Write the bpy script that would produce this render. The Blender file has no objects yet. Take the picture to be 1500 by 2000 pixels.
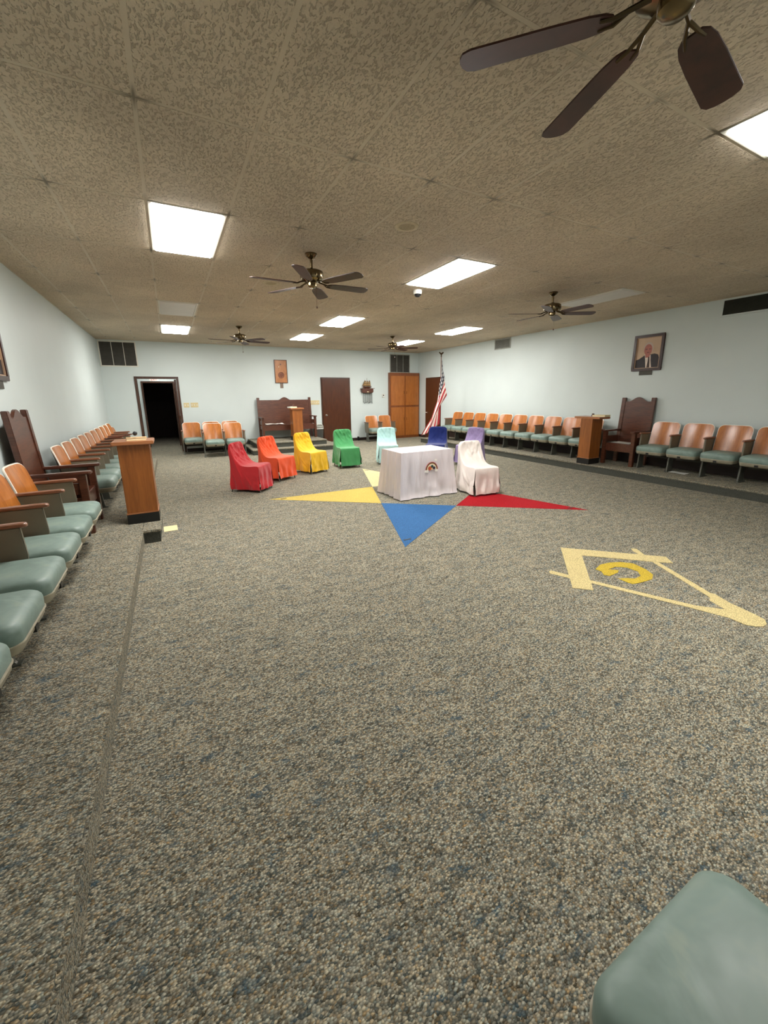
import bpy, bmesh, math, random
from mathutils import Vector, Matrix, noise
sc = bpy.context.scene
COL = sc.collection
PI = math.pi

# ------------------------------------------------------------------ camera, world, exposure
cam_d = bpy.data.cameras.new('camera'); cam = bpy.data.objects.new('camera', cam_d); COL.objects.link(cam)
sc.camera = cam
def cam_basis(yaw, pitch, roll):
    cy, sy, cp, sp = math.cos(yaw), math.sin(yaw), math.cos(pitch), math.sin(pitch)
    f = Vector((sy*cp, cy*cp, -sp)); r = Vector((cy, -sy, 0)); u = r.cross(f)
    r2 = r*math.cos(roll) + u*math.sin(roll); u2 = -r*math.sin(roll) + u*math.cos(roll)
    return r2, u2, f
r_, u_, f_ = cam_basis(math.radians(27.818), math.radians(12.868), math.radians(-.674))
cam.matrix_world = Matrix(((r_.x, u_.x, -f_.x, 0), (r_.y, u_.y, -f_.y, 0), (r_.z, u_.z, -f_.z, 1.58), (0, 0, 0, 1)))
cam_d.sensor_fit = 'VERTICAL'; cam_d.sensor_height = 36; cam_d.lens = 774.97/2000*36
cam_d.shift_y = -51.5/2000; cam_d.shift_x = 0.4/2000; cam_d.clip_start = .02
w_ = bpy.data.worlds.new('world'); sc.world = w_; w_.use_nodes = True
w_.node_tree.nodes['Background'].inputs[0].default_value = (.02, .02, .022, 1)
w_.node_tree.nodes['Background'].inputs[1].default_value = .3
LIGHT_STRENGTH = 50.0
vs = sc.view_settings; vs.view_transform = 'Standard'; vs.look = 'None'; vs.gamma = 1; vs.exposure = 0.0
vs.use_curve_mapping = False

# room dimensions (metres; camera stands over the origin)
XL, XR, YN, YF, H = -1.484, 8.40, -.62, 13.06, 3.08
PZ = .15                                   # height of the carpeted platforms

# ------------------------------------------------------------------ helpers
def srgb(r, g, b):
    def c(v):
        v /= 255.
        return v/12.92 if v <= .04045 else ((v+.055)/1.055)**2.4
    return (c(r), c(g), c(b), 1)

class NT:
    def __init__(s, name):
        s.m = bpy.data.materials.new(name); s.m.use_nodes = True; s.t = s.m.node_tree
        s.b = s.t.nodes['Principled BSDF']
    def n(s, typ, **kw):
        nd = s.t.nodes.new(typ)
        for k, v in kw.items():
            if k.startswith('i_'):
                key = k[2:]; key = int(key) if key.isdigit() else key.replace('_', ' ')
                nd.inputs[key].default_value = v
            else: setattr(nd, k, v)
        return nd
    def l(s, a, b): s.t.links.new(a, b)
    def math(s, op, a, b=None, c=None):
        nd = s.t.nodes.new('ShaderNodeMath'); nd.operation = op
        for i, v in enumerate((a, b, c)):
            if v is None: continue
            if isinstance(v, (int, float)): nd.inputs[i].default_value = v
            else: s.l(v, nd.inputs[i])
        return nd.outputs[0]
    def ramp(s, fac, stops, interp='LINEAR'):
        nd = s.t.nodes.new('ShaderNodeValToRGB'); nd.color_ramp.interpolation = interp
        e = nd.color_ramp.elements
        while len(e) < len(stops): e.new(.5)
        for i, (p, c) in enumerate(stops): e[i].position = p; e[i].color = c
        s.l(fac, nd.inputs[0]); return nd.outputs[0]
    def mix(s, fac, a, b, typ='MIX'):
        nd = s.t.nodes.new('ShaderNodeMix'); nd.data_type = 'RGBA'; nd.blend_type = typ
        for k, v in ((0, fac), (6, a), (7, b)):
            if isinstance(v, (int, float, tuple)): nd.inputs[k].default_value = v
            else: s.l(v, nd.inputs[k])
        return nd.outputs[2]
    def coord(s, scale=(1, 1, 1), rot=(0, 0, 0), kind='Object'):
        c = s.n('ShaderNodeTexCoord'); mp = s.n('ShaderNodeMapping')
        mp.inputs['Scale'].default_value = scale; mp.inputs['Rotation'].default_value = rot
        s.l(c.outputs[kind], mp.inputs[0]); return mp.outputs[0]
    def noise(s, vec, scale, detail=3, rough=.5, dist=0):
        nd = s.n('ShaderNodeTexNoise', i_Scale=scale, i_Detail=detail, i_Roughness=rough, i_Distortion=dist)
        s.l(vec, nd.inputs['Vector']); return nd.outputs[0]
    def bump(s, h, strength=.3, dist=.01):
        nd = s.n('ShaderNodeBump', i_Strength=strength, i_Distance=dist)
        s.l(h, nd.inputs['Height']); s.l(nd.outputs[0], s.b.inputs['Normal'])

def simple(name, col, rough=.6, metal=0, var=.12, scale=8, bump=.0, bscale=60, coat=0, sheen=0, spec=None):
    t = NT(name); v = t.coord()
    n = t.noise(v, scale, 3)
    dark = tuple(c*(1-var) for c in col[:3])+(1,); lite = tuple(min(1, c*(1+var)) for c in col[:3])+(1,)
    t.l(t.ramp(n, [(.3, dark), (.7, lite)]), t.b.inputs['Base Color'])
    t.b.inputs['Roughness'].default_value = rough; t.b.inputs['Metallic'].default_value = metal
    if coat: t.b.inputs['Coat Weight'].default_value = coat; t.b.inputs['Coat Roughness'].default_value = .12
    if sheen: t.b.inputs['Sheen Weight'].default_value = sheen
    if spec is not None: t.b.inputs['Specular IOR Level'].default_value = spec
    if bump: t.bump(t.noise(v, bscale, 2), bump, .004)
    return t.m

def wood(name, c1, c2, scale=(30, 3, 3), rough=.35, coat=.3):
    t = NT(name); v = t.coord(scale)
    n = t.noise(v, 1.6, 5, .6, .6); g = t.noise(v, 7, 3, .6)
    f = t.math('ADD', t.math('MULTIPLY', n, .75), t.math('MULTIPLY', g, .25))
    t.l(t.ramp(f, [(.3, c1), (.68, c2)]), t.b.inputs['Base Color'])
    t.b.inputs['Roughness'].default_value = rough
    t.b.inputs['Coat Weight'].default_value = coat; t.b.inputs['Coat Roughness'].default_value = .2
    t.bump(g, .08, .002)
    return t.m

def carpet(name, solid=None):
    t = NT(name)
    v = t.coord((.72, 1.15, 1)); 
    vo = t.n('ShaderNodeTexVoronoi', i_Scale=158.0); vo.voronoi_dimensions = '3D'; t.l(v, vo.inputs['Vector'])
    d = vo.outputs['Distance']
    sep = t.n('ShaderNodeSeparateColor'); t.l(vo.outputs['Color'], sep.inputs[0])
    if solid is None:
        vs_ = t.coord((.36, 1.0, 1), (0, 0, .25))
        big = t.noise(vs_, 15, 4, .62, .3)
        clus = t.noise(t.coord((.40, 1.05, 1), (0, 0, .38)), 21, 4, .62, .5)
        fac = t.math('ADD', t.math('MULTIPLY', sep.outputs[0], .78), t.math('MULTIPLY', t.math('SUBTRACT', big, .5), .62))
        fac = t.math('ADD', fac, .13)
        base = t.ramp(fac, [(.04, srgb(84, 92, 92)), (.2, srgb(112, 114, 108)), (.38, srgb(146, 142, 130)), (.58, srgb(182, 176, 162)),
                            (.78, srgb(214, 209, 192)), (.97, srgb(228, 212, 182))])
        hue = t.ramp(sep.outputs[1], [(.0, srgb(214, 190, 156)), (.22, srgb(238, 230, 216)), (.8, srgb(252, 255, 252)), (1, srgb(216, 232, 236))])
        base = t.mix(1.0, base, hue, 'MULTIPLY')
        blue = t.math('MULTIPLY', t.ramp(clus, [(.56, (0, 0, 0, 1)), (.68, (1, 1, 1, 1))]), t.math('GREATER_THAN', sep.outputs[2], .28))
        base = t.mix(t.math('MULTIPLY', blue, .72), base, srgb(80, 108, 122))
        wear = t.noise(t.coord(), .55, 3, .5)
        base = t.mix(t.math('MULTIPLY', wear, .3), base, srgb(168, 174, 168), 'MULTIPLY')
    else:
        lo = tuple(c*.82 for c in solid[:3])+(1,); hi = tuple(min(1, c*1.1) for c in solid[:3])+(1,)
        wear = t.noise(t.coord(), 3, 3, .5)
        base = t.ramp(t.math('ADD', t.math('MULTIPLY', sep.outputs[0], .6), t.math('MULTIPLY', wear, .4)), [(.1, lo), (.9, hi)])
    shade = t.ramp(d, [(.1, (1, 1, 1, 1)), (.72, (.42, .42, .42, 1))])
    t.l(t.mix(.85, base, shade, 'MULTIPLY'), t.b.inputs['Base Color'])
    t.b.inputs['Roughness'].default_value = .95; t.b.inputs['Specular IOR Level'].default_value = .15
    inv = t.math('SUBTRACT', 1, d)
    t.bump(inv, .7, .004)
    return t.m

def paint(name, col, lo=.94):
    t = NT(name); v = t.coord()
    n = t.noise(v, 1.2, 3, .5)
    t.l(t.ramp(n, [(.3, tuple(c*lo for c in col[:3])+(1,)), (.7, col)]), t.b.inputs['Base Color'])
    t.b.inputs['Roughness'].default_value = .55
    t.bump(t.noise(v, 55, 4, .6), .12, .004)
    return t.m

def ceiling_mat(name, col, fissures=True):
    t = NT(name)
    g = t.n('ShaderNodeNewGeometry'); sep = t.n('ShaderNodeSeparateXYZ'); t.l(g.outputs['Position'], sep.inputs[0])
    mp = t.n('ShaderNodeMapping'); mp.inputs['Scale'].default_value = (1.0, .5, 1); mp.inputs['Rotation'].default_value = (0, 0, .25)
    t.l(g.outputs['Position'], mp.inputs[0])
    worms = t.noise(mp.outputs[0], 78, 2, .5, .9)
    pits = t.ramp(worms, [(.34, (0, 0, 0, 1)), (.47, (1, 1, 1, 1))])
    blot = t.noise(g.outputs['Position'], .9, 4, .55)
    base = t.ramp(blot, [(.3, tuple(c*.80 for c in col[:3])+(1,)), (.7, tuple(min(1, c*1.08) for c in col[:3])+(1,))])
    # grime that has settled at the crossings of the metal grid
    def near(axis_out, origin, step, wid):
        m = t.math('MODULO', t.math('ADD', axis_out, 100*step - origin + step/2), step)
        a = t.math('ABSOLUTE', t.math('SUBTRACT', m, step/2))
        mr = t.n('ShaderNodeMapRange'); mr.clamp = True
        t.l(a, mr.inputs[0]); mr.inputs[1].default_value = 0; mr.inputs[2].default_value = wid
        mr.inputs[3].default_value = 1; mr.inputs[4].default_value = 0
        return mr.outputs[0]
    nx1 = near(sep.outputs[0], .02, .61, .016); nx2 = near(sep.outputs[0], .02, .61, .12)
    ny1 = near(sep.outputs[1], 3.95, 1.22, .016); ny2 = near(sep.outputs[1], 3.95, 1.22, .12)
    dirt = t.math('MAXIMUM', t.math('MULTIPLY', nx1, ny2), t.math('MULTIPLY', nx2, ny1))
    dn = t.noise(g.outputs['Position'], 2.3, 3, .6)
    dirt = t.math('MULTIPLY', dirt, t.ramp(dn, [(.35, (.15, .15, .15, 1)), (.62, (1.5, 1.5, 1.5, 1))]))
    dirt = t.math('MINIMUM', dirt, .8)
    base = t.mix(dirt, base, srgb(60, 50, 30))
    if fissures:
        base = t.mix(t.math('MULTIPLY', t.math('SUBTRACT', 1, pits), .27), base, srgb(110, 96, 70))  # self-shadow of the pits painted into the tile colour
        fine = t.noise(g.outputs['Position'], 170, 2, .5)
        t.bump(t.math('ADD', pits, t.math('MULTIPLY', fine, .3)), .9, .008)
    t.l(base, t.b.inputs['Base Color'])
    t.b.inputs['Roughness'].default_value = .9 if fissures else .5
    return t.m

def emit(name, col, strength):
    t = NT(name)
    v = t.coord((1, 1, 1)); n = t.noise(v, 2.5, 1)
    t.l(t.ramp(n, [(.3, tuple(c*.93 for c in col[:3])+(1,)), (.7, col)]), t.b.inputs['Emission Color'])
    t.b.inputs['Base Color'].default_value = (.8, .8, .8, 1); t.b.inputs['Emission Strength'].default_value = strength
    return t.m

M = {}
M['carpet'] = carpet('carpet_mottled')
M['wall'] = paint('wall_paint', srgb(204, 214, 212))
M['wall_left'] = paint('wall_paint_left', srgb(204, 214, 212))
M['tile'] = ceiling_mat('ceiling_tile', srgb(212, 196, 172))
M['tee'] = ceiling_mat('tee_bar', srgb(204, 190, 166), False)
M['plenum'] = simple('plenum', srgb(70, 62, 50))
M['lamp'] = emit('lamp_diffuser', (1, .97, .93, 1), LIGHT_STRENGTH)
M['lamp_off'] = simple('unlit_diffuser', srgb(206, 200, 192), .35, var=.04)
M['white_metal'] = simple('white_enamel', srgb(215, 212, 200), .4, var=.04)
M['dark_wood'] = wood('dark_walnut', srgb(56, 28, 16), srgb(98, 54, 34), (3, 3, 22))
M['dark_wood_h'] = wood('dark_walnut_flat', srgb(58, 28, 18), srgb(102, 56, 38), (3, 22, 22))
M['door_wood'] = wood('door_veneer', srgb(56, 27, 12), srgb(88, 46, 22), (26, 26, 2), .3, .3)
M['trim_wood'] = wood('trim_wood', srgb(44, 26, 16), srgb(80, 50, 32), (20, 20, 3), .45, .1)
M['lectern_wood'] = wood('honey_oak', srgb(116, 64, 20), srgb(156, 92, 38), (14, 14, 1.2), .4, .2)
M['lectern_top'] = wood('honey_oak_top', srgb(136, 82, 46), srgb(172, 112, 70), (3, 22, 22), .35, .3)
M['cabinet_wood'] = wood('cabinet_panel', srgb(144, 82, 26), srgb(172, 104, 42), (12, 12, 2), .4, .2)
M['cabinet_frame'] = wood('cabinet_frame', srgb(104, 54, 20), srgb(134, 74, 30), (12, 12, 3), .4, .2)
M['ply'] = wood('orange_plywood', srgb(146, 80, 24), srgb(192, 118, 52), (3, 14, 2), .28, .5)
M['arm_wood'] = wood('armrest_wood', srgb(98, 58, 38), srgb(146, 96, 68), (4, 26, 26), .35, .4)
M['rim'] = simple('pale_edge_band', srgb(246, 238, 224), .3, var=.03)
M['shell'] = simple('dark_back_shell', srgb(52, 50, 44), .5, var=.1)
M['std'] = simple('grey_green_steel', srgb(114, 108, 92), .42, metal=.1, var=.08, bump=.08)
M['leg'] = simple('grey_leg_steel', srgb(92, 94, 86), .45, metal=.2, var=.1)
def vinyl():
    t = NT('teal_vinyl'); v = t.coord(); n = t.noise(v, 5, 4, .6, .5)
    c = t.ramp(n, [(.3, srgb(104, 124, 116)), (.55, srgb(124, 144, 136)), (.75, srgb(148, 160, 144))])
    t.l(c, t.b.inputs['Base Color'])
    t.l(t.ramp(t.noise(v, 9, 3), [(.3, (.42, .42, .42, 1)), (.7, (.58, .58, .58, 1))]), t.b.inputs['Roughness'])
    t.bump(t.noise(v, 5, 3, .5, .8), .25, .02)
    return t.m
M['vinyl'] = vinyl()
M['pan'] = simple('beige_seat_pan', srgb(150, 144, 124), .45, var=.12, scale=14)
M['welt'] = simple('pale_welt', srgb(176, 168, 148), .45, var=.15, scale=20)
M['black'] = simple('black_plastic', srgb(16, 17, 18), .4, var=.1)
M['rubber_base'] = simple('dark_cove_base', srgb(38, 24, 20), .5)
M['brass'] = simple('antique_brass', srgb(122, 106, 78), .22, metal=.95, var=.2, scale=14)
M['brass_dark'] = simple('dark_brass', srgb(70, 56, 34), .35, metal=.8, var=.2)
M['blade'] = wood('fan_blade', srgb(42, 22, 16), srgb(78, 42, 30), (3, 3, 3), .5, .08)
M['mesh_dark'] = simple('dark_louvre', srgb(74, 72, 66), .6, var=.15)
M['hole'] = simple('duct_dark', srgb(24, 24, 22), .8)
M['vent_grey'] = simple('vent_grey', srgb(150, 152, 144), .5)
M['brass_plate'] = simple('beige_switch_plate', srgb(206, 190, 146), .4, var=.06)
M['white_pl'] = simple('white_plastic', srgb(226, 226, 218), .4, var=.03)
M['paper'] = simple('paper', srgb(226, 214, 176), .8, var=.05)
M['paper_y'] = simple('yellow_paper', srgb(238, 222, 168), .8, var=.04)
M['book'] = simple('tan_booklet', srgb(196, 160, 112), .6, var=.15, scale=30)
M['grey_pl'] = simple('dark_grey_plastic', srgb(62, 62, 58), .5)
def cloth(name, c, rough=.85, sheen=.3):
    return simple(name, c, rough, var=.07, scale=5, sheen=sheen, bump=.12, bscale=14, spec=.25)

class MB:
    def __init__(s): s.v = []; s.f = []; s.mi = []; s.cur = 0; s.uv = None
    def add(s, vs, fs):
        o = len(s.v); s.v += [tuple(p) for p in vs]
        for f in fs: s.f.append(tuple(o+i for i in f)); s.mi.append(s.cur)
        return s
    def box(s, x0, x1, y0, y1, z0, z1):
        return s.add([(x0, y0, z0), (x1, y0, z0), (x1, y1, z0), (x0, y1, z0), (x0, y0, z1), (x1, y0, z1), (x1, y1, z1), (x0, y1, z1)],
                     [(0, 3, 2, 1), (4, 5, 6, 7), (0, 1, 5, 4), (1, 2, 6, 5), (2, 3, 7, 6), (3, 0, 4, 7)])
    def rings(s, rings, cap=True, closed=True):
        n = len(rings[0]); vs = [p for r in rings for p in r]; fs = []
        for i in range(len(rings)-1):
            for j in range(n if closed else n-1):
                k = (j+1) % n; fs.append((i*n+j, i*n+k, (i+1)*n+k, (i+1)*n+j))
        if cap: fs.append(tuple(reversed(range(n)))); fs.append(tuple((len(rings)-1)*n+j for j in range(n)))
        return s.add(vs, fs)
    def tube(s, pts, r, n=8, cap=True):
        pts = [Vector(p) for p in pts]; rs = r if isinstance(r, (list, tuple)) else [r]*len(pts); rings = []
        up = None
        for i, p in enumerate(pts):
            d = (pts[min(i+1, len(pts)-1)]-pts[max(i-1, 0)]).normalized()
            if up is None: up = Vector((0, 0, 1)) if abs(d.z) < .9 else Vector((1, 0, 0))
            a = d.cross(up).normalized(); b = d.cross(a).normalized(); up = -b if (-b).dot(up) > 0 else b
            b = d.cross(a)
            rings.append([p+a*math.cos(2*PI*k/n)*rs[i]+b*math.sin(2*PI*k/n)*rs[i] for k in range(n)])
        return s.rings(rings, cap)
    def lathe(s, prof, c=(0, 0, 0), n=20, cap=True):
        return s.rings([[(c[0]+r*math.cos(2*PI*k/n), c[1]+r*math.sin(2*PI*k/n), c[2]+z) for k in range(n)] for r, z in prof], cap)
    def prism(s, poly, fn, h0, h1):
        # poly: 2D points; fn(a,b,h)->3D
        n = len(poly)
        return s.add([fn(a, b, h0) for a, b in poly]+[fn(a, b, h1) for a, b in poly],
                     [tuple(reversed(range(n))), tuple(n+i for i in range(n))]+[(i, (i+1) % n, n+(i+1) % n, n+i) for i in range(n)])
    def grid(s, P):
        n = len(P[0]); return s.add([p for r in P for p in r],
            [(i*n+j, i*n+j+1, (i+1)*n+j+1, (i+1)*n+j) for i in range(len(P)-1) for j in range(n-1)])
    def mesh(s, name, mats, smooth=None, bevel=0, weld=True):
        me = bpy.data.meshes.new(name); me.from_pydata(s.v, [], s.f)
        for m in (mats if isinstance(mats, (list, tuple)) else [mats]): me.materials.append(m)
        for p, i in zip(me.polygons, s.mi): p.material_index = i
        bm = bmesh.new(); bm.from_mesh(me)
        if weld: bmesh.ops.remove_doubles(bm, verts=bm.verts, dist=1e-5)
        bmesh.ops.recalc_face_normals(bm, faces=bm.faces)
        if bevel:
            es = [e for e in bm.edges if len(e.link_faces) == 2 and e.calc_face_angle(0) > .6]
            bmesh.ops.bevel(bm, geom=es, offset=bevel, segments=2, affect='EDGES', clamp_overlap=True)
        if smooth is not None:
            a = math.radians(smooth)
            for f in bm.faces: f.smooth = True
            for e in bm.edges:
                if len(e.link_faces) == 2 and e.calc_face_angle(0) > a: e.smooth = False
        bm.to_mesh(me); bm.free(); return me
    def build(s, name, mats, parent=None, smooth=None, bevel=0, loc=None, weld=True):
        o = bpy.data.objects.new(name, s.mesh(name, mats, smooth, bevel, weld)); COL.objects.link(o)
        if parent is not None: o.parent = parent
        if loc is not None: o.location = loc
        return o

def tag(o, label=None, cat=None, group=None, kind=None):
    for k, v in (('label', label), ('category', cat), ('group', group), ('kind', kind)):
        if v: o[k] = v
    return o
def thing(name, label, cat, loc=(0, 0, 0), rz=0, group=None):
    o = bpy.data.objects.new(name, None); COL.objects.link(o); o.empty_display_size = .1
    o.location = loc; o.rotation_euler = (0, 0, rz); return tag(o, label, cat, group)
def struct(mb, name, m, parent=None, **kw):
    o = mb.build(name, m, parent, **kw)
    if parent is None: o['kind'] = 'structure'
    return o
def dup(root, loc, rz, label, group=None):
    r = root.copy(); COL.objects.link(r); r.location = loc; r.rotation_euler = (0, 0, rz); r['label'] = label
    if group: r['group'] = group
    for ch in list(root.children):
        c = ch.copy(); COL.objects.link(c); c.parent = r
        for g in list(ch.children):
            d = g.copy(); COL.objects.link(d); d.parent = c
    return r
def box(x0, x1, y0, y1, z0, z1): return MB().box(x0, x1, y0, y1, z0, z1)
def rrect(hx, hy, r, n=5, cx=0, cy=0):
    out = []
    for sx, sy, a0 in ((1, 1, 0), (-1, 1, PI/2), (-1, -1, PI), (1, -1, 1.5*PI)):
        for k in range(n+1):
            a = a0+PI/2*k/n; out.append((cx+sx*(hx-r)+r*math.cos(a), cy+sy*(hy-r)+r*math.sin(a)))
    return out

# ------------------------------------------------------------------ setting
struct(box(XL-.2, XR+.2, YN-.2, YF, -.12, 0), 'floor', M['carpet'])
D1a, D1b, D1h = -.70, .26, 2.09            # open doorway in the far wall
m = MB(); m.box(XL, D1a, YF, YF+.14, 0, 3.2); m.box(D1b, XR, YF, YF+.14, 0, 3.2); m.box(D1a, D1b, YF, YF+.14, D1h, 3.2)
struct(m, 'wall_far', M['wall'])
struct(box(XL-.14, XL, YN-.14, YF+.14, -.1, 3.2), 'wall_left', M['wall_left'])
struct(box(XR, XR+.14, YN-.14, YF+.14, -.1, 3.2), 'wall_right', M['wall'])
struct(box(XL, XR, YN-.14, YN, -.1, 3.2), 'wall_near', M['wall'])
# vestibule behind the doorway, and the dark hall behind its inner opening
m = MB(); m.box(-1.3, 1.1, YF, 15.14, -.12, 0); struct(m, 'floor_vestibule', M['carpet'])
m = MB(); m.box(-1.4, -1.3, YF+.14, 15.0, 0, 2.6); m.box(1.1, 1.2, YF+.14, 15.0, 0, 2.6); m.box(-1.4, 1.2, YF+.14, 15.0, 2.6, 2.7)
IA, IB, IH = -.66, .18, 2.04
m.box(-1.4, IA, 15.0, 15.1, 0, 2.7); m.box(IB, 1.2, 15.0, 15.1, 0, 2.7); m.box(IA, IB, 15.0, 15.1, IH, 2.7)
struct(m, 'wall_vestibule', M['wall'])
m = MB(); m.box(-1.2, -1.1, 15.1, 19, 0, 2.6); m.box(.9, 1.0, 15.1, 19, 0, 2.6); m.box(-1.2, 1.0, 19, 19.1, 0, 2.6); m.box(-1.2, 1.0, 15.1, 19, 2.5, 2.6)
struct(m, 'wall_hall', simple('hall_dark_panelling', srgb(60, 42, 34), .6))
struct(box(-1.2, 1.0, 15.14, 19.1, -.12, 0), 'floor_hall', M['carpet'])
# wooden frames of both openings
def door_frame(name, x0, x1, h, y0, y1, w, mat, label=None):
    r = MB().box(x0-w, x0, y0, y1, 0, h+w).box(x1, x1+w, y0, y1, 0, h+w).box(x0, x1, y0, y1, h, h+w)
    return r
o = struct(door_frame('door_1', D1a, D1b, D1h, YF-.02, YF+.155, .06, None), 'door_1', M['trim_wood'])
box(D1b-.012, D1b, YF-.012, YF+.02, .96, 1.06).build('strike_plate', M['brass'], o)
box(D1b-.050, D1b-.006, YF+.16, YF+1.06, .015, D1h-.01).build('door_leaf', M['door_wood'], o)
struct(door_frame('x', IA, IB, IH, 14.98, 15.12, .05, None), 'trim_1', M['trim_wood'])
# exit sign over the inner opening
es = thing('exit_sign', 'small white exit sign with red letters inside the open doorway, above the inner frame', 'sign', (-.33, 14.98, 2.092))
box(-.13, .13, -.03, 0, 0, .085).build('sign_face', M['white_pl'], es)
def text(body, size, mat, parent, loc, rot, name='lettering', ext=.001):
    cu = bpy.data.curves.new(name, 'FONT'); cu.body = body; cu.size = size; cu.align_x = 'CENTER'; cu.align_y = 'CENTER'; cu.extrude = ext
    tmp = bpy.data.objects.new('t', cu); COL.objects.link(tmp)
    dg = bpy.context.evaluated_depsgraph_get(); me = bpy.data.meshes.new_from_object(tmp.evaluated_get(dg))
    bpy.data.objects.remove(tmp); o = bpy.data.objects.new(name, me); COL.objects.link(o)
    me.materials.clear(); me.materials.append(mat); o.parent = parent; o.location = loc; o.rotation_euler = rot
    return o
M['red_ink'] = simple('red_ink', srgb(190, 40, 40), .5)
text('EXIT', .085, M['red_ink'], es, (0, -.033, .042), (PI/2, 0, 0))

vl = thing('added_vestibule_lamp', 'unseen small ceiling lamp added to brighten the vestibule behind the open doorway', 'ceiling light', (-.1, 14.3, 2.595))  # added lamp, out of view, that brightens the vestibule wall
box(-.3, .3, -.15, .15, -.05, 0).build('housing', M['white_metal'], vl)
box(-.28, .28, -.13, .13, -.058, -.05).build('diffuser', emit('added_vestibule_diffuser', (1, .97, .93, 1), 45.0), vl)
# doors 2 and 3 (closed flush slabs)
d2 = struct(door_frame('x', 4.58, 5.57, 2.14, YF-.02, YF, .035, None), 'door_2', M['trim_wood'])
box(4.585, 5.565, YF-.035, YF-.005, .02, 2.135).build('door_slab', M['door_wood'], d2)
kn = MB().lathe([(.034, 0), (.034, .006), (.012, .01), (.012, .03), (.026, .04), (.03, .055), (.02, .068), (.002, .07)])
def knob(parent, loc, rot, mat): 
    o = kn.build('door_knob', mat, parent, smooth=40); o.location = loc; o.rotation_euler = rot; return o
M['chrome'] = simple('worn_chrome', srgb(200, 190, 180), .2, metal=.9, var=.1)
knob(d2, (4.70, YF-.035, .93), (PI/2, 0, 0), M['chrome'])
d3 = MB().box(XR-.02, XR, 11.56, 11.60, 0, 2.17).box(XR-.02, XR, 12.46, 12.50, 0, 2.17).box(XR-.02, XR, 11.60, 12.46, 2.13, 2.17)
d3 = struct(d3, 'door_3', M['trim_wood'])
box(XR-.035, XR-.005, 11.605, 12.455, .02, 2.13).build('door_slab', M['door_wood'], d3)
knob(d3, (XR-.035, 12.36, .93), (0, -PI/2, 0), M['chrome'])

# platforms, dais
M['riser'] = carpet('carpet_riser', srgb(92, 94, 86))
struct(box(XL, -.41, YN, 11.1, 0, PZ), 'platform', M['carpet'], bevel=.012)
pb = struct(box(-.42, -.235, 4.90, 5.86, PZ-.03, PZ-.001), 'platform_bay', M['carpet'], bevel=.01)
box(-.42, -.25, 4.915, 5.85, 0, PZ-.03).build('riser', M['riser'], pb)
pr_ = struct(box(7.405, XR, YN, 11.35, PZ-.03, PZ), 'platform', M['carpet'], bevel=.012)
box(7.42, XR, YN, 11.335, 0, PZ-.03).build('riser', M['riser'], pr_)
dz1, dz2 = .14, .28
dais = struct(box(1.885, 4.495, 11.205, YF, dz1-.03, dz1), 'dais', M['carpet'], bevel=.012)
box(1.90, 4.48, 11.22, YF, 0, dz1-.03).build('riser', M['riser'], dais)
box(2.065, 4.155, 11.545, YF, dz2-.03, dz2).build('upper_step', M['carpet'], dais, bevel=.012)
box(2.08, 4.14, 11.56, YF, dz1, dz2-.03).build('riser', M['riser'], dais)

# baseboards
struct(MB().box(.33, 1.90, YF-.012, YF, 0, .1).box(4.48, 4.54, YF-.012, YF, 0, .1).box(5.62, XR, YF-.012, YF, 0, .1), 'baseboard_far', M['rubber_base'])
struct(MB().box(XR-.012, XR, 12.5, YF, 0, .1).box(XR-.015, XR, YN, 11.3, PZ, PZ+.22), 'baseboard_right', M['rubber_base'])
struct(MB().box(XL, XL+.012, 11.1, YF, 0, .1).box(XL, XL+.012, YN, 11.1, PZ, PZ+.22), 'baseboard_left', M['rubber_base'])

# ------------------------------------------------------------------ ceiling
ceil = struct(box(XL, XR, YN, YF, H+.06, H+.12), 'ceiling', M['plenum'])
GX, GY, SX, SY = .02, 3.95, .61, 1.22
xs = [XL]+[GX+SX*k for k in range(-2, 14) if XL+.03 < GX+SX*k < XR-.03]+[XR]
ys = [YN]+[GY+SY*k for k in range(-3, 8) if YN+.03 < GY+SY*k < YF-.03]+[YF]
lamps = {(3.07, .29): 1, (.02, 3.95): 1, (3.07, 3.95): 1, (3.07, 7.61): 1, (3.07, 10.05): 1, (.02, 10.05): 1, (6.12, 7.61): 1, (6.12, 10.05): 1,
         (.02, 7.61): 0, (6.12, 3.95): 0}
def lampkey(x, y):
    for k in lamps:
        if abs(k[0]-x) < .05 and abs(k[1]-y) < .05: return k
cache = {}
random.seed(4)
for i in range(len(xs)-1):
    for j in range(len(ys)-1):
        if lampkey(xs[i], ys[j]): continue
        w, d = xs[i+1]-xs[i]-.018, ys[j+1]-ys[j]-.018
        key = (round(w, 3), round(d, 3))
        if key not in cache:
            hx, hy = w/2, d/2
            mm = MB().rings([[(-hx, -hy, .02), (hx, -hy, .02), (hx, hy, .02), (-hx, hy, .02)], [(-hx, -hy, .003), (hx, -hy, .003), (hx, hy, .003), (-hx, hy, .003)],
                             [(-hx+.003, -hy+.003, 0), (hx-.003, -hy+.003, 0), (hx-.003, hy-.003, 0), (-hx+.003, hy-.003, 0)]])
            cache[key] = mm.mesh('ceiling_tile', M['tile'])
        o = bpy.data.objects.new('ceiling_tile', cache[key]); COL.objects.link(o); o.parent = ceil
        o.location = ((xs[i]+xs[i+1])/2, (ys[j]+ys[j+1])/2, H+random.uniform(-.0005, .001)); o.rotation_euler = (random.uniform(-1, 1)*.0012, random.uniform(-1, 1)*.003, 0)
for x in xs[1:-1]:
    box(x-.012, x+.012, YN, YF, H+.0008, H+.03).build('tee_bar', M['tee'], ceil)
for y in ys[1:-1]:
    box(XL, XR, y-.011, y+.011, H+.0012, H+.028).build('tee_bar', M['tee'], ceil)
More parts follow.
